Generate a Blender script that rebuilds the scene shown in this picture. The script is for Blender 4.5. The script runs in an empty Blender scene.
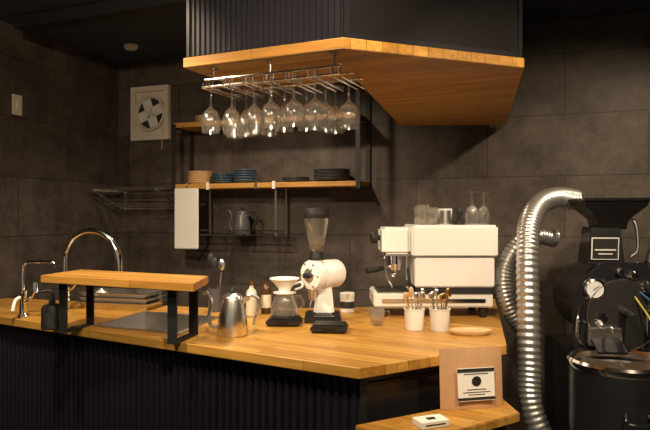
import bpy, bmesh, math, random
from mathutils import Vector, Matrix
random.seed(4)
S=bpy.context.scene
S.view_settings.view_transform='Standard'
S.view_settings.look='None'
H=1.45
# ------------------------------------------------------------ materials
def newmat(name):
    m=bpy.data.materials.new(name); m.use_nodes=True
    nt=m.node_tree; b=nt.nodes['Principled BSDF']; return m,nt,b
def pm(name,col,rough=.5,metal=0,noise=0,bump=0,nscale=30,spec=.5,coat=0):
    m,nt,b=newmat(name)
    b.inputs['Base Color'].default_value=(*col,1); b.inputs['Roughness'].default_value=rough
    b.inputs['Metallic'].default_value=metal; b.inputs['Specular IOR Level'].default_value=spec
    b.inputs['Coat Weight'].default_value=coat
    tc=nt.nodes.new('ShaderNodeTexCoord'); n=nt.nodes.new('ShaderNodeTexNoise')
    n.inputs['Scale'].default_value=nscale; n.inputs['Detail'].default_value=5
    nt.links.new(tc.outputs['Object'],n.inputs['Vector'])
    if noise:
        mx=nt.nodes.new('ShaderNodeMix'); mx.data_type='RGBA'
        mx.inputs[6].default_value=(*[c*(1-noise) for c in col],1); mx.inputs[7].default_value=(*[min(1,c*(1+noise)) for c in col],1)
        nt.links.new(n.outputs[0],mx.inputs[0]); nt.links.new(mx.outputs[2],b.inputs['Base Color'])
    if bump:
        bp=nt.nodes.new('ShaderNodeBump'); bp.inputs['Strength'].default_value=bump; bp.inputs['Distance'].default_value=.004
        nt.links.new(n.outputs[0],bp.inputs['Height']); nt.links.new(bp.outputs[0],b.inputs['Normal'])
    return m
def wood(name,ang,c1,c2,rough=.38,w=.55,h=.042,dark=.36):
    m,nt,b=newmat(name); L=nt.links
    tc=nt.nodes.new('ShaderNodeTexCoord'); mp=nt.nodes.new('ShaderNodeMapping')
    mp.inputs['Rotation'].default_value=(0,0,math.radians(ang)); L.new(tc.outputs['Object'],mp.inputs['Vector'])
    br=nt.nodes.new('ShaderNodeTexBrick'); br.inputs['Scale'].default_value=1; br.offset=.37
    br.inputs['Brick Width'].default_value=w; br.inputs['Row Height'].default_value=h
    br.inputs['Mortar Size'].default_value=.0009; br.inputs['Color1'].default_value=(*c1,1); br.inputs['Color2'].default_value=(*c2,1)
    br.inputs['Mortar'].default_value=(c2[0]*.5,c2[1]*.45,c2[2]*.4,1); L.new(mp.outputs[0],br.inputs['Vector'])
    m2=nt.nodes.new('ShaderNodeMapping'); m2.inputs['Scale'].default_value=(4,55,55); L.new(mp.outputs[0],m2.inputs['Vector'])
    n=nt.nodes.new('ShaderNodeTexNoise'); n.inputs['Scale'].default_value=1; n.inputs['Detail'].default_value=6; n.inputs['Distortion'].default_value=.6
    L.new(m2.outputs[0],n.inputs['Vector'])
    cr=nt.nodes.new('ShaderNodeValToRGB'); cr.color_ramp.elements[0].position=.3; cr.color_ramp.elements[1].position=.7
    cr.color_ramp.elements[0].color=(1-dark,1-dark,1-dark,1); cr.color_ramp.elements[1].color=(1,1,1,1)
    L.new(n.outputs[0],cr.inputs[0])
    mx=nt.nodes.new('ShaderNodeMix'); mx.data_type='RGBA'; mx.blend_type='MULTIPLY'; mx.inputs[0].default_value=1
    L.new(br.outputs['Color'],mx.inputs[6]); L.new(cr.outputs[0],mx.inputs[7]); L.new(mx.outputs[2],b.inputs['Base Color'])
    b.inputs['Roughness'].default_value=rough
    return m
def tilemat(name,c1,c2,xo=0):
    m,nt,b=newmat(name); L=nt.links
    tc=nt.nodes.new('ShaderNodeTexCoord'); sp=nt.nodes.new('ShaderNodeSeparateXYZ'); cb=nt.nodes.new('ShaderNodeCombineXYZ')
    L.new(tc.outputs['Object'],sp.inputs[0])
    ax=nt.nodes.new('ShaderNodeMath'); ax.operation='ADD'; ax.inputs[1].default_value=xo
    az=nt.nodes.new('ShaderNodeMath'); az.operation='ADD'; az.inputs[1].default_value=-.207
    L.new(sp.outputs[0],ax.inputs[0]); L.new(sp.outputs[2],az.inputs[0]); L.new(ax.outputs[0],cb.inputs[0]); L.new(az.outputs[0],cb.inputs[1])
    br=nt.nodes.new('ShaderNodeTexBrick'); br.inputs['Scale'].default_value=1; br.inputs['Brick Width'].default_value=.9
    br.inputs['Row Height'].default_value=.37; br.inputs['Mortar Size'].default_value=.004; br.inputs['Mortar Smooth'].default_value=.3
    br.inputs['Color1'].default_value=(*c1,1); br.inputs['Color2'].default_value=(*c2,1); br.inputs['Mortar'].default_value=(c1[0]*.35,c1[1]*.35,c1[2]*.35,1)
    L.new(cb.outputs[0],br.inputs['Vector'])
    n=nt.nodes.new('ShaderNodeTexNoise'); n.inputs['Scale'].default_value=4; n.inputs['Detail'].default_value=12; n.inputs['Roughness'].default_value=.80
    L.new(tc.outputs['Object'],n.inputs['Vector'])
    cr=nt.nodes.new('ShaderNodeValToRGB'); cr.color_ramp.elements[0].position=.36; cr.color_ramp.elements[1].position=.66
    cr.color_ramp.elements[0].color=(.42,.42,.42,1); cr.color_ramp.elements[1].color=(1.6,1.6,1.6,1); L.new(n.outputs[0],cr.inputs[0])
    mx=nt.nodes.new('ShaderNodeMix'); mx.data_type='RGBA'; mx.blend_type='MULTIPLY'; mx.inputs[0].default_value=1
    L.new(br.outputs['Color'],mx.inputs[6]); L.new(cr.outputs[0],mx.inputs[7]); L.new(mx.outputs[2],b.inputs['Base Color'])
    b.inputs['Roughness'].default_value=.58
    bp=nt.nodes.new('ShaderNodeBump'); bp.inputs['Strength'].default_value=.6; bp.inputs['Distance'].default_value=.005
    L.new(n.outputs[0],bp.inputs['Height']); L.new(bp.outputs[0],b.inputs['Normal'])
    return m
def glassmat(name,tint=(.97,.97,.96),edge=.35,k=.55,diff=.04,dcol=(.8,.78,.75)):
    m=bpy.data.materials.new(name); m.use_nodes=True; nt=m.node_tree; nt.nodes.clear(); L=nt.links
    o=nt.nodes.new('ShaderNodeOutputMaterial'); t=nt.nodes.new('ShaderNodeBsdfTransparent'); t.inputs[0].default_value=(*tint,1)
    g=nt.nodes.new('ShaderNodeBsdfGlossy'); g.inputs['Roughness'].default_value=.06; g.inputs[0].default_value=(1,1,1,1)
    lw=nt.nodes.new('ShaderNodeLayerWeight'); lw.inputs['Blend'].default_value=edge
    mm=nt.nodes.new('ShaderNodeMath'); mm.operation='MULTIPLY_ADD'; mm.inputs[1].default_value=k; mm.inputs[2].default_value=.035
    L.new(lw.outputs['Facing'],mm.inputs[0])
    d=nt.nodes.new('ShaderNodeBsdfDiffuse'); d.inputs[0].default_value=(*dcol,1)
    d2=nt.nodes.new('ShaderNodeBsdfTranslucent'); d2.inputs[0].default_value=(*dcol,1)
    md=nt.nodes.new('ShaderNodeMixShader'); L.new(d.outputs[0],md.inputs[1]); L.new(d2.outputs[0],md.inputs[2])
    m0=nt.nodes.new('ShaderNodeMixShader'); m0.inputs[0].default_value=diff; L.new(t.outputs[0],m0.inputs[1]); L.new(md.outputs[0],m0.inputs[2])
    mx=nt.nodes.new('ShaderNodeMixShader'); L.new(mm.outputs[0],mx.inputs[0]); L.new(m0.outputs[0],mx.inputs[1]); L.new(g.outputs[0],mx.inputs[2]); L.new(mx.outputs[0],o.inputs[0])
    return m
M={}
M['woodC']=wood('oak_counter',30,(.66,.355,.072),(.49,.235,.042))
M['woodE']=wood('oak_slab',24,(.64,.33,.070),(.46,.215,.040),rough=.42)
M['woodS']=wood('oak_shelf',0,(.62,.33,.08),(.5,.25,.055),rough=.5)
M['black']=pm('black_paint',(.014,.014,.018),.32)
M['blackm']=pm('black_matte',(.011,.011,.012),.6)
M['rib']=pm('black_corrugated_metal',(.015,.014,.022),.38,metal=.2)
M['panel']=pm('black_gloss_panel',(.020,.018,.020),.28,metal=.3)
M['chrome']=pm('chrome',(.85,.83,.81),.12,metal=1)
M['steel']=pm('brushed_steel',(.74,.72,.70),.28,metal=1,noise=.1)
M['white']=pm('white_enamel',(.86,.85,.84),.25)
M['whitep']=pm('white_plastic',(.74,.72,.69),.45)
M['cream']=pm('cream_plastic',(.66,.60,.50),.5)
M['beige']=pm('light_wood',(.62,.42,.22),.5,noise=.15)
M['blue']=pm('blue_ceramic',(.06,.10,.16),.35)
M['dark']=pm('dark_ceramic',(.075,.075,.085),.35)
M['kraft']=pm('kraft_paper',(.50,.29,.15),.7,noise=.12,bump=.3)
M['paper']=pm('white_card',(.85,.84,.8),.6)
M['ink']=pm('black_ink',(.02,.02,.02),.6)
M['brown']=pm('roasted_coffee',(.06,.025,.01),.5,noise=.5,nscale=200)
M['brass']=pm('brass',(.55,.33,.12),.3,metal=1)
M['alu']=pm('aluminium_duct',(.64,.63,.63),.33,metal=.85,noise=.15,nscale=60)
M['floor']=pm('dark_floor',(.05,.045,.04),.5,noise=.3,nscale=4)
M['ceil']=pm('dark_ceiling',(.03,.042,.065),.8,noise=.1)
M['glass']=glassmat('clear_glass')
M['hop']=glassmat('clear_plastic_hopper',(.85,.83,.80),k=.5,diff=.14)
M['smoke']=glassmat('smoked_glass',(.35,.32,.28),diff=.0)
M['amber']=pm('amber_bottle_glass',(.07,.035,.015),.15)
M['gauge']=pm('gauge_face',(.8,.82,.82),.4)
M['yellow']=pm('yellow_label',(.55,.45,.08),.5)
M['bluec']=pm('blue_cable',(.03,.12,.3),.4)
# ------------------------------------------------------------ builder
class B:
    def __init__(s,name,loc=(0,0,0),rot=0):
        s.name=name; s.loc=loc; s.rot=rot; s.bm=bmesh.new(); s.mats=[]
    def mi(s,m):
        m=M[m]
        if m not in s.mats: s.mats.append(m)
        return s.mats.index(m)
    def _add(s,tmp,m,mat=None):
        i=s.mi(m)
        if mat is not None: bmesh.ops.transform(tmp,matrix=mat,verts=tmp.verts)
        bmesh.ops.recalc_face_normals(tmp,faces=tmp.faces)
        mp={v:s.bm.verts.new(v.co) for v in tmp.verts}
        for f in tmp.faces:
            try:
                nf=s.bm.faces.new([mp[v] for v in f.verts]); nf.material_index=i; nf.smooth=True
            except ValueError: pass
        tmp.free()
    def box(s,m,c,d,bev=0,rz=0,ry=0,rx=0,top=None):
        t=bmesh.new(); bmesh.ops.create_cube(t,size=1)
        for v in t.verts:
            k=1,1
            if top and v.co.z>0: k=top
            v.co=Vector((v.co.x*d[0]*k[0],v.co.y*d[1]*k[1],v.co.z*d[2]))
        if bev: bmesh.ops.bevel(t,geom=t.edges[:],offset=bev,segments=2,affect='EDGES')
        s._add(t,m,Matrix.Translation(c)@Matrix.Rotation(math.radians(rz),4,'Z')@Matrix.Rotation(math.radians(ry),4,'Y')@Matrix.Rotation(math.radians(rx),4,'X')); return s
    def lathe(s,m,prof,c=(0,0,0),axis=(0,0,1),seg=32,ang=None):
        t=bmesh.new(); rings=[]
        for r,z in prof:
            if r<1e-6: rings.append([t.verts.new((0,0,z))])
            else: rings.append([t.verts.new((r*math.cos(2*math.pi*i/seg),r*math.sin(2*math.pi*i/seg),z)) for i in range(seg)])
        for a,b in zip(rings,rings[1:]):
            for i in range(seg):
                j=(i+1)%seg
                if len(a)==1 and len(b)==1: continue
                if len(a)==1: t.faces.new((a[0],b[i],b[j]))
                elif len(b)==1: t.faces.new((a[i],a[j],b[0]))
                else: t.faces.new((a[i],a[j],b[j],b[i]))
        q=Vector((0,0,1)).rotation_difference(Vector(axis).normalized()).to_matrix().to_4x4()
        s._add(t,m,Matrix.Translation(c)@q); return s
    def cyl(s,m,p0,p1,r0,r1=None,seg=24):
        p0=Vector(p0);p1=Vector(p1);r1=r0 if r1 is None else r1; h=(p1-p0).length
        return s.lathe(m,[(0,0),(r0,0),(r1,h),(0,h)],p0,(p1-p0),seg)
    def sph(s,m,c,r,sc=(1,1,1)):
        t=bmesh.new(); bmesh.ops.create_uvsphere(t,u_segments=20,v_segments=12,radius=r)
        s._add(t,m,Matrix.Translation(c)@Matrix.Diagonal((*sc,1))); return s
    def tube(s,m,pts,r,seg=10,n=8,smooth=True,rf=None):
        P=[Vector(p) for p in pts]
        if smooth and len(P)>2:
            Q=[]; E=[P[0]*2-P[1]]+P+[P[-1]*2-P[-2]]
            for i in range(1,len(E)-2):
                a,b,c,d=E[i-1:i+3]
                for k in range(n):
                    u=k/n; Q.append(.5*((2*b)+(c-a)*u+(2*a-5*b+4*c-d)*u*u+(3*b-a-3*c+d)*u**3))
            Q.append(P[-1]); P=Q
        t=bmesh.new(); T=(P[1]-P[0]).normalized(); U=T.orthogonal().normalized(); rings=[]; L=0
        for i,p in enumerate(P):
            T2=(P[min(i+1,len(P)-1)]-P[max(i-1,0)]).normalized()
            U=(T.rotation_difference(T2).to_matrix()@U).normalized(); T=T2; V=T.cross(U)
            rr=r if rf is None else rf(i)
            rings.append([t.verts.new(p+rr*(math.cos(2*math.pi*k/seg)*U+math.sin(2*math.pi*k/seg)*V)) for k in range(seg)])
        for a,b in zip(rings,rings[1:]):
            for k in range(seg):
                j=(k+1)%seg; t.faces.new((a[k],a[j],b[j],b[k]))
        t.faces.new(rings[0][::-1]); t.faces.new(rings[-1])
        s._add(t,m); return s
    def prism(s,m,poly,z0,z1,bev=0,plane='XY'):
        t=bmesh.new(); a=[t.verts.new((x,y,z0)) for x,y in poly]; b=[t.verts.new((x,y,z1)) for x,y in poly]
        t.faces.new(a[::-1]); t.faces.new(b); n=len(a)
        for i in range(n): j=(i+1)%n; t.faces.new((a[i],a[j],b[j],b[i]))
        if bev: bmesh.ops.bevel(t,geom=t.edges[:],offset=bev,segments=2,affect='EDGES')
        mat=None
        if plane=='XZ': mat=Matrix.Rotation(math.radians(90),4,'X')  # (x,y,z)->(x,-z,y)
        s._add(t,m,mat); return s
    def wallpanel(s,m,p0,p1,th,z0,z1):
        p0=Vector(p0);p1=Vector(p1); d=(p1-p0).normalized(); n=Vector((-d.y,d.x))*th
        return s.prism(m,[p0[:],p1[:],(p1+n)[:],(p0+n)[:]],z0,z1)
    def ribs(s,m,p0,p1,z0,z1,pitch=.034,dep=.01):
        p0=Vector(p0);p1=Vector(p1); Ln=(p1-p0).length; d=(p1-p0)/Ln; n=Vector((d.y,-d.x))
        k=int(Ln/pitch); pp=Ln/k; pts=[]
        for i in range(k):
            for f,h in((0,0),(.38,0),(.5,1),(.88,1)): pts.append(p0+d*(i+f)*pp+n*dep*h)
        pts.append(p1)
        t=bmesh.new(); a=[t.verts.new((q.x,q.y,z0)) for q in pts]; b=[t.verts.new((q.x,q.y,z1)) for q in pts]
        for i in range(len(pts)-1): t.faces.new((a[i],a[i+1],b[i+1],b[i]))
        s._add(t,m); return s
    def done(s,sharp=35):
        me=bpy.data.meshes.new(s.name); s.bm.to_mesh(me); s.bm.free()
        for m in s.mats: me.materials.append(m)
        me.set_sharp_from_angle(angle=math.radians(sharp))
        o=bpy.data.objects.new(s.name,me); o.location=s.loc; o.rotation_euler=(0,0,math.radians(s.rot))
        S.collection.objects.link(o); return o
def inset(poly,d):
    n=len(poly); out=[]
    for i in range(n):
        p=Vector(poly[i-1]);q=Vector(poly[i]);r=Vector(poly[(i+1)%n])
        a=(q-p).normalized();b=(r-q).normalized(); na=Vector((-a.y,a.x));nb=Vector((-b.y,b.x))
        k=(na+nb); k/= (1+na.dot(nb)); out.append((q+k*d)[:])
    return out
# ------------------------------------------------------------ room
TH=-19.5; C=Vector((-1.62,4.7)); BD=Vector((math.cos(math.radians(TH)),math.sin(math.radians(TH)))); BN=Vector((math.sin(math.radians(TH)),-math.cos(math.radians(TH))))
CZ=2.625
def wp(t,out,z): p=C+BD*t+BN*out; return (p.x,p.y,z)
LT=72.8; LD=Vector((math.cos(math.radians(LT)),math.sin(math.radians(LT)))); LN=Vector((math.sin(math.radians(LT)),-math.cos(math.radians(LT))))
def lp(s_,out,z): p=C-LD*s_+LN*out; return (p.x,p.y,z)
M['tileB']=tilemat('dark_tile_wall',(.084,.063,.051),(.058,.045,.037),xo=.35)
M['tileL']=tilemat('dark_tile_wall_side',(.080,.063,.054),(.057,.047,.041),xo=.1)
w=B('wall_back',(C.x,C.y,0),TH); w.box('tileB',(2.45,.051,CZ/2),(5.1,.1,CZ)); w.done()
w=B('wall_left',(C.x,C.y,0),LT); w.box('tileL',(-2.9,.051,CZ/2),(5.8,.1,CZ)); w.done()
w=B('wall_right',(*wp(4.75,0,0)[:2],0),LT); w.box('tileL',(-2.9,-.051,CZ/2),(5.8,.1,CZ)); w.done()
w=B('floor'); w.box('floor',(.3,1.8,-.05),(8,8,.1)); w.done()
w=B('ceiling'); w.box('ceil',(.3,1.8,CZ+.055),(8,8,.1)); w.done()
w=B('ceiling_beam_1'); w.wallpanel('blackm',(-1.84,3.55),(-.60,3.05),.10,CZ-.07,CZ+.0); w.done()  # dark beam under the ceiling, running from the left wall towards the cabinet
# ------------------------------------------------------------ counter
cp=[(-2.07,3.225),(.11,1.96),(.70,2.31),(1.02,3.6),(.2,3.25),(-.5,3.2),(-1.93,3.63)]
sink=[(-1.02,2.70),(-.62,2.53),(-.53,2.92),(-.93,3.09)]
def plate_with_hole(poly,hole,z0,z1,mat,name):
    cu=bpy.data.curves.new('tmp','CURVE'); cu.dimensions='2D'; cu.fill_mode='BOTH'; cu.extrude=(z1-z0)/2-.004; cu.bevel_depth=.004; cu.offset=-.004
    for P in(poly,hole):
        sp=cu.splines.new('POLY'); sp.points.add(len(P)-1); sp.use_cyclic_u=True
        for q,(x,y) in zip(sp.points,P): q.co=(x,y,0,1)
    o=bpy.data.objects.new('tmp',cu); S.collection.objects.link(o); bpy.context.view_layer.update()
    me=bpy.data.meshes.new_from_object(o.evaluated_get(bpy.context.evaluated_depsgraph_get()))
    bpy.data.objects.remove(o); me.name=name
    for v in me.vertices: v.co.z+=(z0+z1)/2
    me.materials.clear(); me.materials.append(mat)
    for p in me.polygons: p.use_smooth=False; p.material_index=0
    return me
root=bpy.data.objects.new('bar_counter',None); S.collection.objects.link(root)
o=bpy.data.objects.new('countertop',plate_with_hole(cp,sink,.912,.95,M['woodC'],'countertop')); S.collection.objects.link(o); o.parent=root
ip=inset(cp,.05)
w=B('counter_base')
w.wallpanel('black',ip[0],ip[1],.02,0,.911); w.wallpanel('black',ip[1],ip[2],.02,0,.911); w.wallpanel('black',ip[2],ip[3],.02,0,.911)
w.wallpanel('black',ip[3],ip[4],.02,0,.911);w.wallpanel('black',ip[4],ip[5],.02,0,.911);w.wallpanel('black',ip[5],ip[6],.02,0,.911)
w.ribs('rib',ip[0],ip[1],.02,.905)
d=(Vector(ip[2])-Vector(ip[1])).normalized(); n=Vector((d.y,-d.x))
a=Vector(ip[1])+n*.008; b2=Vector(ip[2])+n*.008
w.wallpanel('panel',(a+d*.03)[:],(b2-d*.03)[:],.007,.05,.88)
w.wallpanel('blackm',(Vector(ip[1])+n*.014)[:],(Vector(ip[1])+n*.014+d*.03)[:],.014,0,.908)
o=w.done(); o.parent=root
w=B('lower_display_ledge'); w.prism('woodC',[(.095,1.90),(.225,1.735),(.655,2.015),(.645,2.195)],.755,.785,.003)
for q in((.21,1.83),(.60,2.06)): w.box('blackm',(q[0],q[1],.3775),(.03,.03,.755))
w.done()
# sink
w=B('kitchen_sink'); si=inset(sink,.004); sn=inset(sink,.012); so=inset(sink,-.018)
t=bmesh.new()
def ring(P,z): return [t.verts.new((x,y,z)) for x,y in P]
R=[ring(so,.9512),ring(so,.954),ring(si,.954),ring(sn,.80)]
for a,b2 in zip(R,R[1:]):
    for i in range(4): t.faces.new((a[i],a[(i+1)%4],b2[(i+1)%4],b2[i]))
t.faces.new(R[-1]); w._add(t,'steel'); w.cyl('chrome',(-.77,2.81,.8005),(-.77,2.81,.804),.04); w.done()
# ------------------------------------------------------------ riser table
w=B('riser_shelf')
top=[(-1.20,2.53),(-.485,2.22),(-.485,2.50),(-1.14,2.80)]
w.prism('woodE',top,1.165,1.196,.002)
for (x,y) in((-1.11,2.545),(-.59,2.32)):
    for dx,dy in((0,0),(.04,.19)):
        w.box('blackm',(x+dx,y+dy,1.057),(.042,.008,.212),rz=-24)
    w.box('blackm',(x+.02,y+.095,1.161),(.04,.2,.006),rz=-12)
    w.box('blackm',(x+.02,y+.095,.9535),(.04,.2,.005),rz=-12)
w.done()
# ------------------------------------------------------------ hanging cabinet
sl=[(-.53,2.24),(.059,1.976),(.744,2.24),(1.11,3.68),(.46,3.69),(.13,2.44),(-.387,2.56)]
w=B('hanging_cabinet')
w.prism('woodE',sl,2.0,2.036,.002)
ci=inset(sl,.014)
w.prism('panel',ci,2.037,CZ-.005)
L0=Vector(ci[0]);L1=Vector(ci[1]);R1=Vector(ci[2])
dl=(L1-L0).normalized(); nl=Vector((dl.y,-dl.x))
w.ribs('rib',(L0+dl*.012+nl*.001)[:],(L1-dl*.005+nl*.001)[:],2.04,CZ-.01,.0225,.007)
w.wallpanel('black',(L0+nl*.012)[:],(L0+dl*.012+nl*.012)[:],.012,2.038,CZ-.01)
dr=(R1-L1).normalized(); nr=Vector((dr.y,-dr.x))
w.wallpanel('black',(L1+nr*.012)[:],(L1+dr*.02+nr*.012)[:],.012,2.038,CZ-.01)
w.wallpanel('black',(R1-dr*.015+nr*.012)[:],(R1+nr*.012)[:],.012,2.038,CZ-.01)
w.wallpanel('black',(L1+dr*.02+nr*.010)[:],(R1-dr*.015+nr*.010)[:],.01,2.038,2.055)
w.done()
# glass rack
SL0=Vector(sl[0]); DL=(Vector(sl[1])-SL0).normalized(); DN=Vector((-DL.y,DL.x))
def rk(s_,d_,z): p=SL0+DL*s_+DN*d_; return (p.x,p.y,z)
w=B('hanging_glass_rack')
for d_ in(.04,.15,.25): w.tube('chrome',[rk(.07,d_,1.955),rk(.625,d_,1.955)],.005,smooth=False)
w.tube('chrome',[rk(.07,.025,1.925),rk(.625,.025,1.925)],.0045,smooth=False)
for i in range(7):
    s_=.09+i*.086
    for off in(-.014,.014):
        w.tube('chrome',[rk(s_+off,.02,1.94),rk(s_+off,.02,1.925),rk(s_+off,.04,1.92),rk(s_+off,.27,1.92)],.003,smooth=False)
        w.tube('chrome',[rk(s_+off,.04,1.955),rk(s_+off,.04,1.92)],.0025,smooth=False)
for s_ in(.11,.35,.60):
    for d_ in(.04,.25): w.tube('chrome',[rk(s_,d_,1.955),rk(s_,d_,1.999)],.005,smooth=False)
    w.lathe('chrome',[(0,0),(.016,0),(.016,.006),(0,.006)],rk(s_,.04,1.992))
w.done()
def wineglass(x,y,z,k=1,bowl=.041):
    g=B('wine_glass',(x,y,z))
    h=-.170*k
    pr=[(0,.004),(.034,.003),(.034,0),(.006,-.004),(.0035,-.012),(.0035,h*.38),(.008,h*.43),(bowl*.7,h*.53),(bowl,h*.72),(bowl*.96,h*.85),(bowl*.84,h),
        (bowl*.82,h),(bowl*.94,h*.85),(bowl*.97,h*.72),(bowl*.66,h*.545),(0,h*.47)]
    g.lathe('glass',pr,seg=28); return g.done(60)
for i in range(7):
    for d_,k,bw in [[(.05,.98,.038),(.215,.97,.038)],[(.06,1.03,.037),(.16,1,.037),(.235,.9,.035)],[(.075,.98,.036),(.19,.98,.036)],[(.05,.95,.04),(.15,.95,.04)],[(.06,.92,.04),(.16,.95,.038)],[(.05,1.02,.044),(.14,1.0,.043),(.23,.98,.040)],[(.15,.98,.04)]][i]:
        p=rk(.09+.086*i,d_,1.9235); wineglass(p[0],p[1],p[2],k,bw)
# ------------------------------------------------------------ wall things
w=B('ventilation_fan',wp(.315,.002,2.225),TH)
for a in((0,.185),(0,-.185)): w.box('cream',(a[0],-.02,a[1]),(.34,.04,.04),.004)
for a in((.15,0),(-.15,0)): w.box('cream',(a[0],-.02,a[1]),(.04,.04,.33),.004)
w.box('cream',(0,-.005,0),(.3,.008,.34))
w.lathe('cream',[(.135,0),(.135,.04),(.125,.042),(.118,.03),(.112,.01)],(0,-.005,0),(0,-1,0),40)
w.lathe('ink',[(0,.002),(.118,.002)],(0,-.01,0),(0,-1,0),40)
for i in range(4):
    a=i*90+20
    w.box('whitep',(.06*math.cos(math.radians(a)),-.022,.06*math.sin(math.radians(a))),(.10,.006,.08),.003,ry=-a,rx=0)
w.lathe('cream',[(0,.03),(.02,.028),(.028,.01),(.028,0)],(0,-.012,0),(0,-1,0),24)
w.tube('whitep',[(.12,-.045,-.14),(.12,-.045,-.28)],.0025,smooth=False)
w.done()
w=B('light_switch',lp(1.016,.002,2.134),LT); w.box('cream',(0,-.006,0),(.075,.012,.125),.003); w.box('whitep',(0,-.014,.0),(.028,.006,.06),.002); w.done()
w=B('smoke_detector',(-1.35,4.17,CZ+.004)); w.lathe('whitep',[(0,-.03),(.035,-.03),(.05,-.012),(.05,0),(0,0)]); w.done()
w=B('wall_shelf',wp(0,0,0),TH)
x0,x1=.66,2.04
w.box('woodS',((x0+x1)/2,-.127,1.65),(x1-x0,.246,.034),.002)
w.box('woodS',((x0+x1)/2-.01,-.127,2.085),(x1-x0-.02,.22,.034),.002)
for x in(x0+.012,x1-.012):
    for y in(-.010,-.247): w.box('blackm',(x+(.0),y-.003,1.93 if x>1 else 1.86),(.03,.008,.62 if x>1 else .46))
    w.box('blackm',(x,-.127,1.63),(.03,.24,.006)); w.box('blackm',(x,-.127,2.065),(.03,.24,.006))
w.done()
def stack(name,t,z,n,r,h,mat,rim=.5,out=.125):
    b=B(name,wp(t,out,z),TH)
    for i in range(n):
        zz=i*h
        b.lathe(mat,[(0,zz),(r*rim,zz),(r,zz+h*1.4),(r,zz+h*1.7),(r*.96,zz+h*1.7),(r*rim*.9,zz+h*.45),(0,zz+h*.45)])
    b.done()
SZ=1.6685
stack('wooden_plate_stack',.81,SZ,7,.09,.012,'beige',.8)
stack('blue_plate_stack',.993,SZ,6,.078,.011,'blue',.7)
stack('blue_bowl_stack',1.173,SZ,5,.080,.017,'blue',.65)
stack('small_plate_stack',1.55,SZ,4,.095,.008,'dark',.6,.12)
stack('plate_stack',1.81,SZ,8,.122,.0095,'dark',.65,.125)
stack('plate_stack',1.76,2.1035,4,.10,.009,'dark',.65,.12)
stack('wooden_plate_stack',.85,2.1035,3,.07,.014,'beige',.7)
w=B('hanging_wire_rack',wp(0,0,0),TH)
for x in(.85,1.45):
    for y in(-.05,-.225):
        w.box('steel',(x,y,1.47),(.014,.006,.325))
    w.box('steel',(x,-.137,1.305),(.012,.175,.006))
for y in(-.05,-.08,-.11,-.14,-.17,-.20,-.23): w.tube('chrome',[(.70,y,1.312),(1.51,y,1.312)],.0035,smooth=False)
w.tube('chrome',[(.70,-.235,1.345),(1.51,-.235,1.345)],.0035,smooth=False)
w.box('steel',(1.32,-.257,1.65),(.018,.012,.05)); w.box('whitep',(.95,-.257,1.65),(.02,.012,.05)); w.box('whitep',(1.45,-.257,1.65),(.02,.012,.05))
w.done()
w=B('cutting_board',wp(.77,.285,0),TH); w.box('whitep',(.03,0,1.425),(.19,.014,.42),.005); w.tube('steel',[(.03,-.0,1.63),(.03,.0,1.665),(.03,.02,1.674)],.003); w.done()
def kettle(name,loc,rot,body,k,matte=False):
    b=B(name,loc,rot)
    b.lathe(body,[(0,0),(.05*k,0),(.053*k,.006*k),(.048*k,.06*k),(.036*k,.12*k),(.034*k,.125*k),(.036*k,.128*k),(.033*k,.134*k),(.012*k,.145*k),(0,.146*k)],seg=36)
    b.lathe('blackm',[(0,0),(.006*k,0),(.011*k,.008*k),(.008*k,.016*k),(0,.018*k)],(0,0,.144*k))
    b.tube(body,[(-.045*k,0,.025*k),(-.075*k,0,.03*k),(-.082*k,0,.065*k),(-.072*k,0,.105*k),(-.085*k,0,.14*k),(-.104*k,0,.142*k)],.006*k)
    b.tube(body if not matte else 'blackm',[(.038*k,0,.118*k),(.06*k,0,.135*k),(.088*k,0,.125*k),(.09*k,0,.09*k),(.078*k,0,.05*k),(.075*k,0,.035*k)],.0065*k)
    b.tube(body,[(.036*k,0,.11*k),(.06*k,0,.125*k)],.005*k,smooth=False)
    b.done()
kettle('gooseneck_kettle',wp(1.155,.14,1.3160),TH,'dark',1.15,True)
w=B('wall_pipe_rack',wp(0,0,0),TH)
for i,y in enumerate((-.04,-.14,-.24,-.34)): w.tube('steel',[(.05,y,1.64),(.64,y,1.64)],.006,smooth=False)
for i,(y,z) in enumerate(((-.05,1.50),(-.15,1.515),(-.25,1.53))): w.tube('steel',[(.07,y,z),(.62,y,z)],.0045,smooth=False)
for x in(.07,.60):
    w.box('steel',(x,-.19,1.629),(.012,.36,.012)); w.box('steel',(x,-.006,1.56),(.02,.008,.16))
    w.tube('steel',[(x,-.01,1.49),(x,-.36,1.625)],.006,smooth=False)
w.done()
# ------------------------------------------------------------ left counter items
w=B('soap_dispenser',(-1.20,2.64,.951))
w.lathe('blackm',[(0,0),(.043,0),(.046,.004),(.045,.09),(.036,.105),(.014,.11),(.014,.125),(.01,.126),(.007,.16),(0,.16)])
w.tube('blackm',[(0,0,.158),(-.01,0,.166),(-.045,-.01,.162)],.006); w.done()
w=B('water_tap',(-1.47,2.92,.951))
w.lathe('chrome',[(0,0),(.025,0),(.025,.01),(.017,.02),(.015,.09),(.018,.10),(.018,.13),(0,.135)])
w.tube('chrome',[(0,0,.12),(0,0,.24),(.01,0,.262),(.03,0,.27),(.13,-.01,.272),(.155,-.01,.265),(.16,-.01,.235)],.007)
w.tube('chrome',[(.01,0,.075),(.05,-.02,.10),(.07,-.03,.14)],.006)
w.tube('white',[(-.012,-.01,.10),(-.018,-.04,.085),(-.02,-.06,.04)],.008)
w.box('chrome',(.075,-.03,.15),(.02,.012,.05),.004); w.done()
w=B('kitchen_faucet',(-1.36,3.14,.951))
w.lathe('chrome',[(0,0),(.03,0),(.03,.008),(.022,.015),(.020,.12),(.012,.13),(0,.13)])
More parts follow.
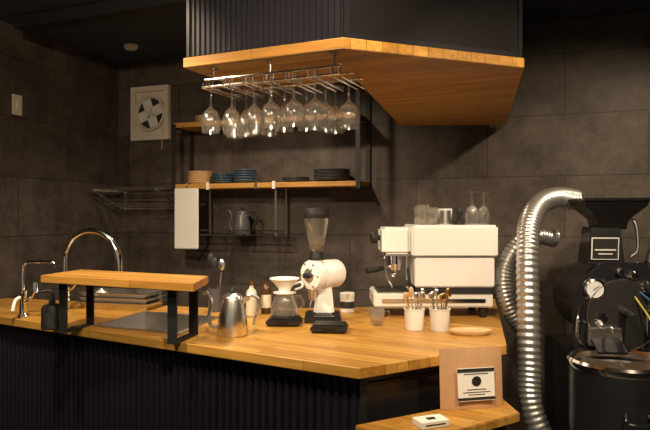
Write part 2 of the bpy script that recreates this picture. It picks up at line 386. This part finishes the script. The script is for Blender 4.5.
w.tube('chrome',[(.015,-.01,.1),(.05,-.03,.12),(.08,-.05,.15)],.007)
arc=[(0,0,.12),(0,0,.27)]+[(.148-.148*math.cos(a),-.02*a,.27+.148*math.sin(a)) for a in [math.radians(x) for x in(20,45,70,90,110,135,160)]]
w.tube('chrome',arc,.015,seg=14)
e=arc[-1]
w.tube('chrome',[e,(e[0]+.015,e[1]-.003,e[2]-.05),(e[0]+.02,e[1]-.004,e[2]-.12)],.020,seg=16); w.done()
w=B('stainless_tray_stack',(-1.10,3.26,.951),-14)
for i in range(3):
    z=i*.026; a,b2=.21-.004*i,.10
    t=bmesh.new()
    R=[[t.verts.new((sx*x,sy*y,zz)) for sx,sy in((-1,-1),(1,-1),(1,1),(-1,1))] for x,y,zz in((a-.02,b2-.02,z),(a-.008,b2-.008,z+.03),(a+.006,b2+.006,z+.032),(a+.006,b2+.006,z+.034),(a-.010,b2-.010,z+.034),(a-.022,b2-.022,z+.004))]
    for p,q in zip(R,R[1:]):
        for j in range(4): t.faces.new((p[j],p[(j+1)%4],q[(j+1)%4],q[j]))
    t.faces.new(R[0]); t.faces.new(R[-1]); w._add(t,'steel')
w.done()
kettle('drip_kettle',(-.385,2.50,.951),-5,'steel',1.22)
w=B('utensil_holder',(-.57,3.12,.951))
w.lathe('dark',[(0,0),(.036,0),(.040,.12),(.037,.12),(.033,.005),(0,.005)])
for dx,dy,h,m in((-.01,0,.27,'blackm'),(.012,.01,.24,'steel'),(.0,-.012,.25,'blackm')):
    w.tube(m,[(dx,dy,.006),(dx*2.2,dy*2,h-.04)],.004,smooth=False); w.sph(m,(dx*2.4,dy*2.2,h),.02,(1,.4,1.5))
w.done()
def bottle(name,x,y,r,h,mat,cap,z=.951):
    b=B(name,(x,y,z)); b.lathe(mat,[(0,0),(r*.95,0),(r,.006),(r,h*.62),(r*.85,h*.72),(r*.4,h*.80),(r*.38,h*.9),(0,h*.9)])
    b.lathe('cream',[(r*1.01,h*.15),(r*1.01,h*.5)])
    b.lathe(cap,[(0,h*.88),(r*.45,h*.88),(r*.45,h),(0,h)]); b.done()
bottle('sauce_bottle',-.365,2.98,.027,.17,'cream','brass')
bottle('syrup_bottle',-.30,3.06,.026,.19,'amber','blackm')
w=B('tea_canister',(.115,3.10,.951)); w.lathe('whitep',[(0,0),(.036,0),(.037,.003),(.037,.075),(.0385,.076),(.0385,.095),(.036,.098),(0,.098)]); w.lathe('ink',[(.0375,.02),(.0375,.055)]); w.done()
def scale(x,y,rot=0):
    b=B('coffee_scale',(x,y,.951),rot); b.box('black',(0,0,.016),(.155,.125,.024),.006); b.box('blackm',(0,.01,.031),(.135,.10,.005),.002)
    b.box('smoke',(0,-.0635,.016),(.05,.001,.012))
    for i in(-1,1):
        for j in(-1,1): b.cyl('blackm',(i*.06,j*.045,0),(i*.06,j*.045,.006),.008)
    b.done()
scale(-.185,2.735,-4); scale(.02,2.58,-6)
w=B('pour_over_server',(-.185,2.745,.9855))
w.lathe('hop',[(0,0),(.055,0),(.064,.012),(.062,.04),(.047,.085),(.040,.098),(.042,.105),(.040,.105),(.037,.098),(.044,.084),(.059,.04),(.060,.014),(.05,.004),(0,.004)],seg=36)
w.lathe('smoke',[(0,.005),(.05,.006),(.057,.015),(.056,.02),(0,.02)],seg=36)
w.tube('glass',[(.044,0,.088),(.075,0,.09),(.086,0,.06),(.065,0,.03)],.006)
w.lathe('white',[(.028,.108),(.052,.108),(.052,.113),(.026,.116),(.03,.13),(.066,.172),(.069,.172),(.068,.177),(.064,.177),(.024,.128),(.015,.112),(.015,.106),(.028,.108)],seg=40)
w.tube('white',[(.045,-.01,.15),(.075,-.02,.16),(.082,-.022,.14),(.05,-.012,.125)],.005)
w.done()
# grinder
w=B('coffee_grinder',(-.020,2.84,.951),0)
w.box('black',(.01,.02,.015),(.17,.20,.03),.006)
w.box('white',(.015,.03,.10),(.10,.10,.145),.012,top=(.7,.75))
ax=Vector((.72,.69,0)).normalized(); c0=Vector((-.055,-.050,.218))
w.lathe('white',[(0,0),(.045,0),(.068,.008),(.072,.018),(.072,.045),(.064,.052),(.050,.058),(.050,.068),(.064,.072),(.067,.078),(.067,.175),(.062,.185),(.050,.188)],c0,ax,40)
w.lathe('blackm',[(.050,.186),(.060,.190),(.060,.205),(.045,.215),(0,.215)],c0,ax,40)
w.lathe('steel',[(0,-.006),(.03,-.006),(.034,0),(0,.002)],c0,ax,30)
w.lathe('blackm',[(0,-.03),(.012,-.03),(.014,-.006),(0,-.006)],c0,ax,20)
for i in range(6):
    a=i*math.pi/3; sx=Vector((.69,-.72,0)); q=c0+sx*.057*math.cos(a)+Vector((0,0,.057*math.sin(a))); w.cyl('steel',(q-ax*.001)[:],(q+ax*.01)[:],.005)
w.cyl('white',(-.02,-.025,.26),(-.02,-.025,.30),.03,.026)
w.lathe('blackm',[(0,.29),(.034,.29),(.034,.31),(.026,.325),(.026,.335),(0,.335)],(-.02,-.025,0))
w.lathe('hop',[(.028,.33),(.036,.345),(.056,.46),(.058,.485),(.055,.485),(.053,.46),(.031,.345)],(-.02,-.025,0))
w.lathe('brown',[(0,.335),(.027,.338),(.034,.36),(0,.365)],(-.02,-.025,0))
w.lathe('blackm',[(0,.485),(.060,.485),(.061,.50),(.057,.522),(.05,.53),(0,.532)],(-.02,-.025,0))
w.cyl('steel',(-.04,-.03,.155),(-.04,-.03,.10),.022,.014)
w.tube('steel',[(-.04,-.03,.11),(-.045,-.075,.10),(-.05,-.085,.07)],.004)
w.done()
# ------------------------------------------------------------ espresso machine
w=B('espresso_machine',(.625,2.88,.951),0)
w.box('white',(.0,.17,.373),(.415,.34,.155),.010)
w.box('white',(.0,.17,.225),(.385,.32,.148),.006,top=(1.0,1.0))
w.box('steel',(0,.17,.299),(.40,.335,.004))
w.box('whitep',(-.10,.17,.085),(.575,.30,.066),.006)
w.box('steel',(-.285,.15,.121),(.17,.24,.006),.002)
for i in range(8): w.box('blackm',(-.285,.055+i*.027,.125),(.15,.010,.003))
w.box('blackm',(.0,.17,.137),(.36,.30,.04))
w.box('chrome',(-.10,.015,.085),(.50,.006,.018),.002)
for x in(-.35,.15):
    for y in(.06,.29): w.cyl('blackm',(x,y,0),(x,y,.053),.018,.024)
w.box('white',(-.275,.17,.373),(.14,.24,.13),.012)
w.box('steel',(-.275,.17,.303),(.13,.22,.01))
w.cyl('chrome',(-.275,.13,.30),(-.275,.13,.255),.036,.036)
w.cyl('chrome',(-.275,.13,.255),(-.275,.13,.225),.034,.028)
w.tube('chrome',[(-.30,.12,.24),(-.335,.10,.236)],.007,smooth=False)
w.tube('blackm',[(-.335,.10,.236),(-.37,.08,.232),(-.42,.06,.226)],.014,rf=lambda i:.011+.004*min(i/8,1))
w.tube('chrome',[(-.275,.13,.23),(-.275,.13,.205),(-.285,.12,.195)],.008)
w.cyl('blackm',(-.345,.15,.385),(-.375,.14,.385),.014); w.lathe('blackm',[(0,0),(.026,0),(.030,.008),(.030,.022),(.022,.03),(0,.03)],(-.365,.14,.385),(-1,-.25,0))
w.tube('chrome',[(-.33,.06,.32),(-.335,.04,.28),(-.325,.03,.20),(-.30,.02,.15)],.005)
w.tube('blackm',[(-.22,.05,.24),(-.215,.04,.18),(-.21,.04,.14)],.008)
w.done()
def tumbler(x,y,z,r,h,mat='glass',name='drinking_glass',rim=1.15):
    b=B(name,(x,y,z)); b.lathe(mat,[(0,0),(r*.9,0),(r,.004),(r*rim,h),(r*rim-.002,h),(r*.94,.007),(0,.007)],seg=28); b.done()
ZT=.951+.4515
for x,y,r,h in((.47,2.96,.028,.09),(.53,2.97,.026,.085),(.50,3.06,.03,.10),(.555,3.08,.027,.08)): tumbler(x,y,ZT,r,h,'hop')
tumbler(.595,2.97,ZT,.03,.07,'steel','milk_pitcher',.9)
tumbler(.615,3.07,ZT,.03,.08,'white','coffee_cup',1.2)
w=B('tamper',(.66,2.95,ZT)); w.lathe('blackm',[(0,0),(.028,0),(.028,.02),(.01,.03),(.012,.05),(.02,.065),(.016,.08),(0,.083)]); w.done()
for i,(x,y) in enumerate(((.73,2.97),(.79,2.99),(.745,3.07))):
    b=B('wine_glass',(x,y,ZT+.16)); h=-.16
    b.lathe('glass',[(0,.004),(.03,.003),(.03,0),(.006,-.004),(.004,h*.35),(.024,h*.5),(.034,h*.72),(.030,h),(.028,h),(.032,h*.72),(.022,h*.52),(0,h*.4)],seg=28); b.done(60)
def spoonpot(name,x,y,mat,r,h,n,mats):
    b=B(name,(x,y,.951)); b.lathe(mat,[(0,0),(r*.86,0),(r*.88,.003),(r,h-.006),(r*1.06,h-.004),(r*1.06,h),(r*.95,h),(r*.82,.006),(0,.006)],seg=32)
    for i in range(n):
        a=i*2.4; rr=r*.6; hh=h+.045+.03*random.random(); m=mats[i%len(mats)]
        p0=(rr*.4*math.cos(a),rr*.4*math.sin(a),.01); p1=(rr*1.5*math.cos(a),rr*1.1*math.sin(a),hh)
        b.tube(m,[p0,p1],.003,smooth=False); b.sph(m,p1,.012,(.9,.35,1.5))
    b.done()
spoonpot('spoon_pot',.39,2.62,'white',.044,.092,10,('beige','kraft','steel'))
spoonpot('spoon_pot',.497,2.60,'whitep',.044,.095,10,('chrome','steel','brass'))
w=B('glass_cup',(.235,2.72,.951)); w.lathe('hop',[(0,0),(.022,0),(.027,.006),(.036,.05),(.036,.078),(.034,.078),(.034,.05),(.024,.01),(0,.008)]); w.lathe('brass',[(0,.01),(.022,.012),(.026,.028),(0,.028)]); w.tube('glass',[(.034,0,.065),(.055,0,.06),(.055,0,.035),(.033,0,.03)],.004); w.done()
w=B('wooden_tray',(.61,2.52,.951))
w.lathe('beige',[(0,0),(.075,0),(.088,.010),(.090,.018),(.086,.018),(.074,.007),(0,.007)],seg=40)
bmesh.ops.scale(w.bm,vec=(1,.62,1),verts=w.bm.verts); w.done()
# ------------------------------------------------------------ bag + cards
w=B('coffee_bag',(.508,2.075,.786),12)
t=bmesh.new(); W,HH=.232,.203; nx,nz=12,10; g=[[None]*(nx+1) for _ in range(nz+1)]; g2=[[None]*(nx+1) for _ in range(nz+1)]
for j in range(nz+1):
    for i in range(nx+1):
        u=i/nx;v=j/nz; th=.020*(max(0,math.sin(math.pi*u))**.5)*(1-v**2.2)+.001
        x=(u-.5)*W; z=v*HH
        g[j][i]=t.verts.new((x,-th+v*.012,z)); g2[j][i]=t.verts.new((x,th+v*.012,z))
for j in range(nz):
    for i in range(nx):
        t.faces.new((g[j][i],g[j][i+1],g[j+1][i+1],g[j+1][i])); t.faces.new((g2[j][i],g2[j+1][i],g2[j+1][i+1],g2[j][i+1]))
for i in range(nx):
    t.faces.new((g[0][i],g2[0][i],g2[0][i+1],g[0][i+1])); t.faces.new((g[nz][i],g[nz][i+1],g2[nz][i+1],g2[nz][i]))
for j in range(nz):
    t.faces.new((g[j][0],g[j+1][0],g2[j+1][0],g2[j][0])); t.faces.new((g[j][nx],g2[j][nx],g2[j+1][nx],g[j+1][nx]))
w._add(t,'kraft')
w.box('paper',(.005,-.0225,.085),(.135,.003,.110),rx=-6)
w.box('ink',(.005,-.0198,.133),(.135,.0045,.010),rx=-6); w.box('ink',(.005,-.0272,.037),(.135,.0045,.010),rx=-6)
w.lathe('ink',[(0,0),(.017,0),(.017,.002),(.014,.002),(.014,.001)],(.005,-.0245,.096),(0,-1,0)); w.box('ink',(.005,-.0255,.096),(.012,.002,.014))
for z,l in((.120,.09),(.068,.07),(.059,.10),(.051,.06)): w.box('ink',(.005,-.0248-(.083-z)*.1,z),(l,.0015,.0022))
w.done()
w=B('business_card_box',(.335,1.90,.786),20); w.box('paper',(0,0,.010),(.10,.062,.020),.001); w.box('ink',(0,0,.0205),(.03,.02,.0008)); w.box('ink',(0,-.0315,.010),(.07,.0006,.004)); w.done()
# ------------------------------------------------------------ coffee roaster
RX,RY=1.27,2.78
w=B('coffee_roaster',(RX,RY,0),-6)
w.box('black',(.03,.10,.43),(.38,.5,.80),.01)
w.box('blackm',(.03,.10,.015),(.44,.56,.03))
w.lathe('black',[(0,0),(.185,0),(.185,.02),(.17,.02),(.17,.42),(0,.42)],(.03,-.16,1.05),(0,1,0),48)
arch=[(-.17,.84),(.24,.84),(.24,1.08),(.20,1.17),(.12,1.245),(-.05,1.245),(-.13,1.17),(-.17,1.08)]
w.prism('black',arch,.165,.185,.004,'XZ')
w.lathe('blackm',[(0,0),(.15,0),(.155,.008),(.145,.016),(.10,.018),(0,.018)],(.035,-.185,1.02),(0,-1,0),48)
w.lathe('steel',[(.150,.014),(.154,.018),(.149,.018)],(.035,-.185,1.02),(0,-1,0),48)
for i in range(10):
    a=i*math.pi/5+.2; w.cyl('steel',(.035+.165*math.cos(a),-.18,1.02+.165*math.sin(a)),(.035+.165*math.cos(a),-.195,1.02+.165*math.sin(a)),.007)
w.lathe('chrome',[(0,0),(.042,0),(.044,.012),(.036,.016),(.036,.012)],(-.085,-.19,1.13),(0,-1,0),32); w.lathe('gauge',[(0,.013),(.036,.013)],(-.085,-.19,1.13),(0,-1,0),32)
w.box('ink',(-.08,-.205,1.135),(.03,.001,.003),ry=-35)
for p in((.02,1.205,.016),(.075,1.19,.02),(.13,1.14,.026),(.145,1.05,.018),(-.06,1.0,.03)):
    w.lathe('chrome',[(0,0),(p[2],0),(p[2],.018),(p[2]*.7,.026),(0,.026)],(p[0],-.19,p[1]),(0,-1,0))
w.lathe('blackm',[(0,.026),(.020,.026),(.018,.05),(0,.052)],(.13,-.19,1.14),(0,-1,0))
w.tube('chrome',[(.03,-.20,1.04),(.03,-.25,1.04)],.016,smooth=False); w.tube('blackm',[(.03,-.25,1.04),(.03,-.33,1.03)],.014,smooth=False)
w.box('chrome',(.13,-.21,.98),(.02,.02,.10),.004); w.sph('blackm',(.13,-.215,1.04),.02)
w.box('steel',(-.05,-.215,.93),(.14,.03,.08),.004); w.box('black',(-.05,-.27,.90),(.12,.10,.012),.002,rx=25)
w.tube('chrome',[(-.05,-.235,.97),(-.05,-.30,.985),(-.05,-.31,.96)],.006)
w.box('black',(.0,-.02,1.31),(.16,.16,.17),.004,top=(.8,.8))
w.box('paper',(-.012,-.112,1.30),(.118,.003,.10),.001,rx=5); w.box('ink',(-.012,-.1135,1.30),(.108,.003,.09),rx=5)
w.box('paper',(-.012,-.1145,1.322),(.085,.003,.016),rx=5); w.box('paper',(-.012,-.1155,1.295),(.09,.003,.006),rx=5); w.box('paper',(-.012,-.1165,1.277),(.06,.003,.005),rx=5)
t=bmesh.new()
lv=[(1.385,.06,.06),(1.43,.068,.07),(1.49,.13,.11),(1.512,.135,.12)]
rr=[[t.verts.new((cx*a+.03,cy*b2-.02,z)) for cx,cy in((-1,-1),(1,-1),(1,1),(-1,1))] for z,a,b2 in lv]
for a,b2 in zip(rr,rr[1:]):
    for i in range(4): t.faces.new((a[i],a[(i+1)%4],b2[(i+1)%4],b2[i]))
t.faces.new(rr[0]); t.faces.new(rr[-1]); w._add(t,'panel')
w.box('panel',(.03,-.02,1.519),(.285,.255,.014),.003)
w.tube('steel',[(.08,-.02,1.42),(.14,-.04,1.42),(.15,-.05,1.30),(.12,-.05,1.26)],.008)
w.cyl('steel',(.235,-.02,1.06),(.235,-.02,1.24),.05); w.cyl('steel',(.235,-.02,1.24),(.235,-.02,1.30),.05,.025); w.cyl('steel',(.235,-.02,1.06),(.235,-.02,.98),.05,.02)
w.box('yellow',(.215,-.205,.93),(.05,.003,.035))
w.tube('bluec',[(.10,-.2,1.12),(.16,-.25,1.05),(.17,-.26,.95),(.14,-.24,.86)],.005); w.tube('yellow',[(.08,-.2,1.10),(.12,-.27,1.0),(.13,-.27,.90),(.10,-.24,.85)],.004)
w.tube('chrome',[(-.14,-.2,1.06),(-.165,-.23,1.0),(-.165,-.23,.92),(-.13,-.21,.88)],.006)
bc=(-.06,-.42)
w.lathe('black',[(0,.56),(.16,.56),(.19,.60),(.19,.865)],(*bc,0),seg=56)
w.lathe('chrome',[(.19,.85),(.196,.86),(.198,.875),(.190,.885),(.182,.875),(.180,.80)],(*bc,0),seg=56)
w.lathe('blackm',[(0,.80),(.181,.80),(.181,.85)],(*bc,0),seg=56)
w.lathe('brown',[(0,.83),(.08,.822),(.178,.81)],(*bc,0),seg=40)
w.cyl('steel',(*bc,.80),(*bc,.87),.015)
for a in(20,140,260): w.box('steel',(bc[0]+.08*math.cos(math.radians(a)),bc[1]+.08*math.sin(math.radians(a)),.85),(.15,.006,.03),rz=a)
w.cyl('black',(*bc,.0),(*bc,.56),.06); w.box('black',(bc[0],bc[1]+.1,.5),(.1,.3,.08))
w.tube('chrome',[(bc[0]-.05,bc[1]-.185,.72),(bc[0]-.05,bc[1]-.225,.70),(bc[0]+.03,bc[1]-.225,.70),(bc[0]+.03,bc[1]-.19,.72)],.006)
w.cyl('chrome',(bc[0]+.12,bc[1]-.145,.70),(bc[0]+.125,bc[1]-.165,.70),.02)
w.done()
def duct(pts,r,n):
    w=B('flexible_exhaust_duct'); w.tube('alu',pts,r,seg=22,n=n,rf=lambda i:r*(1+.04*(1 if i%4 in(1,2) else -1))); w.done(75)
duct([(1.235,2.95,1.525),(1.13,2.93,1.535),(1.03,2.88,1.50),(.955,2.80,1.41),(.925,2.74,1.28),(.915,2.70,1.05),(.905,2.66,.80),(.90,2.62,.62),(.96,2.58,.42),(1.0,2.56,.2)],.050,32)
duct([(1.17,3.05,1.33),(1.08,3.03,1.345),(.98,3.0,1.31),(.90,2.98,1.20),(.885,2.96,1.08),(.93,2.95,.95),(1.01,2.95,.86)],.044,28)
# ------------------------------------------------------------ lights
def spot(name,loc,tgt,e,size=110,r=.05,col=(1,.79,.53),blend=.9):
    l=bpy.data.lights.new(name,'SPOT'); l.energy=e; l.spot_size=math.radians(size); l.spot_blend=blend; l.shadow_soft_size=r; l.color=col
    o=bpy.data.objects.new(name,l); o.location=loc; o.rotation_euler=(Vector(tgt)-Vector(loc)).to_track_quat('-Z','Y').to_euler(); S.collection.objects.link(o)
spot('ceiling_spotlight',(-1.1,1.9,2.5),(-.8,2.8,.95),150,100)
spot('ceiling_spotlight',(.0,1.0,2.45),(.1,2.7,1.0),140,85)
spot('ceiling_spotlight',(1.2,1.0,2.5),(1.1,2.7,1.1),135,80)
spot('ceiling_spotlight',(-.35,3.35,2.5),(-.4,3.5,1.0),70,150)
spot('ceiling_spotlight',(1.75,2.6,2.55),(1.4,3.0,1.2),50,140)
spot('ceiling_spotlight',(-1.0,.6,2.5),(-1.2,4.2,1.6),100,75)
wd=bpy.data.worlds.new('World'); S.world=wd; wd.use_nodes=True
bg=wd.node_tree.nodes['Background']; bg.inputs[0].default_value=(1,.90,.80,1); bg.inputs[1].default_value=.24
# ------------------------------------------------------------ camera
cd=bpy.data.cameras.new('camera'); cd.sensor_width=36; cd.lens=600/650*36; cd.clip_start=.05
co=bpy.data.objects.new('camera',cd); co.location=(0,0,H); co.rotation_euler=(math.radians(90),0,0); S.collection.objects.link(co); S.camera=co
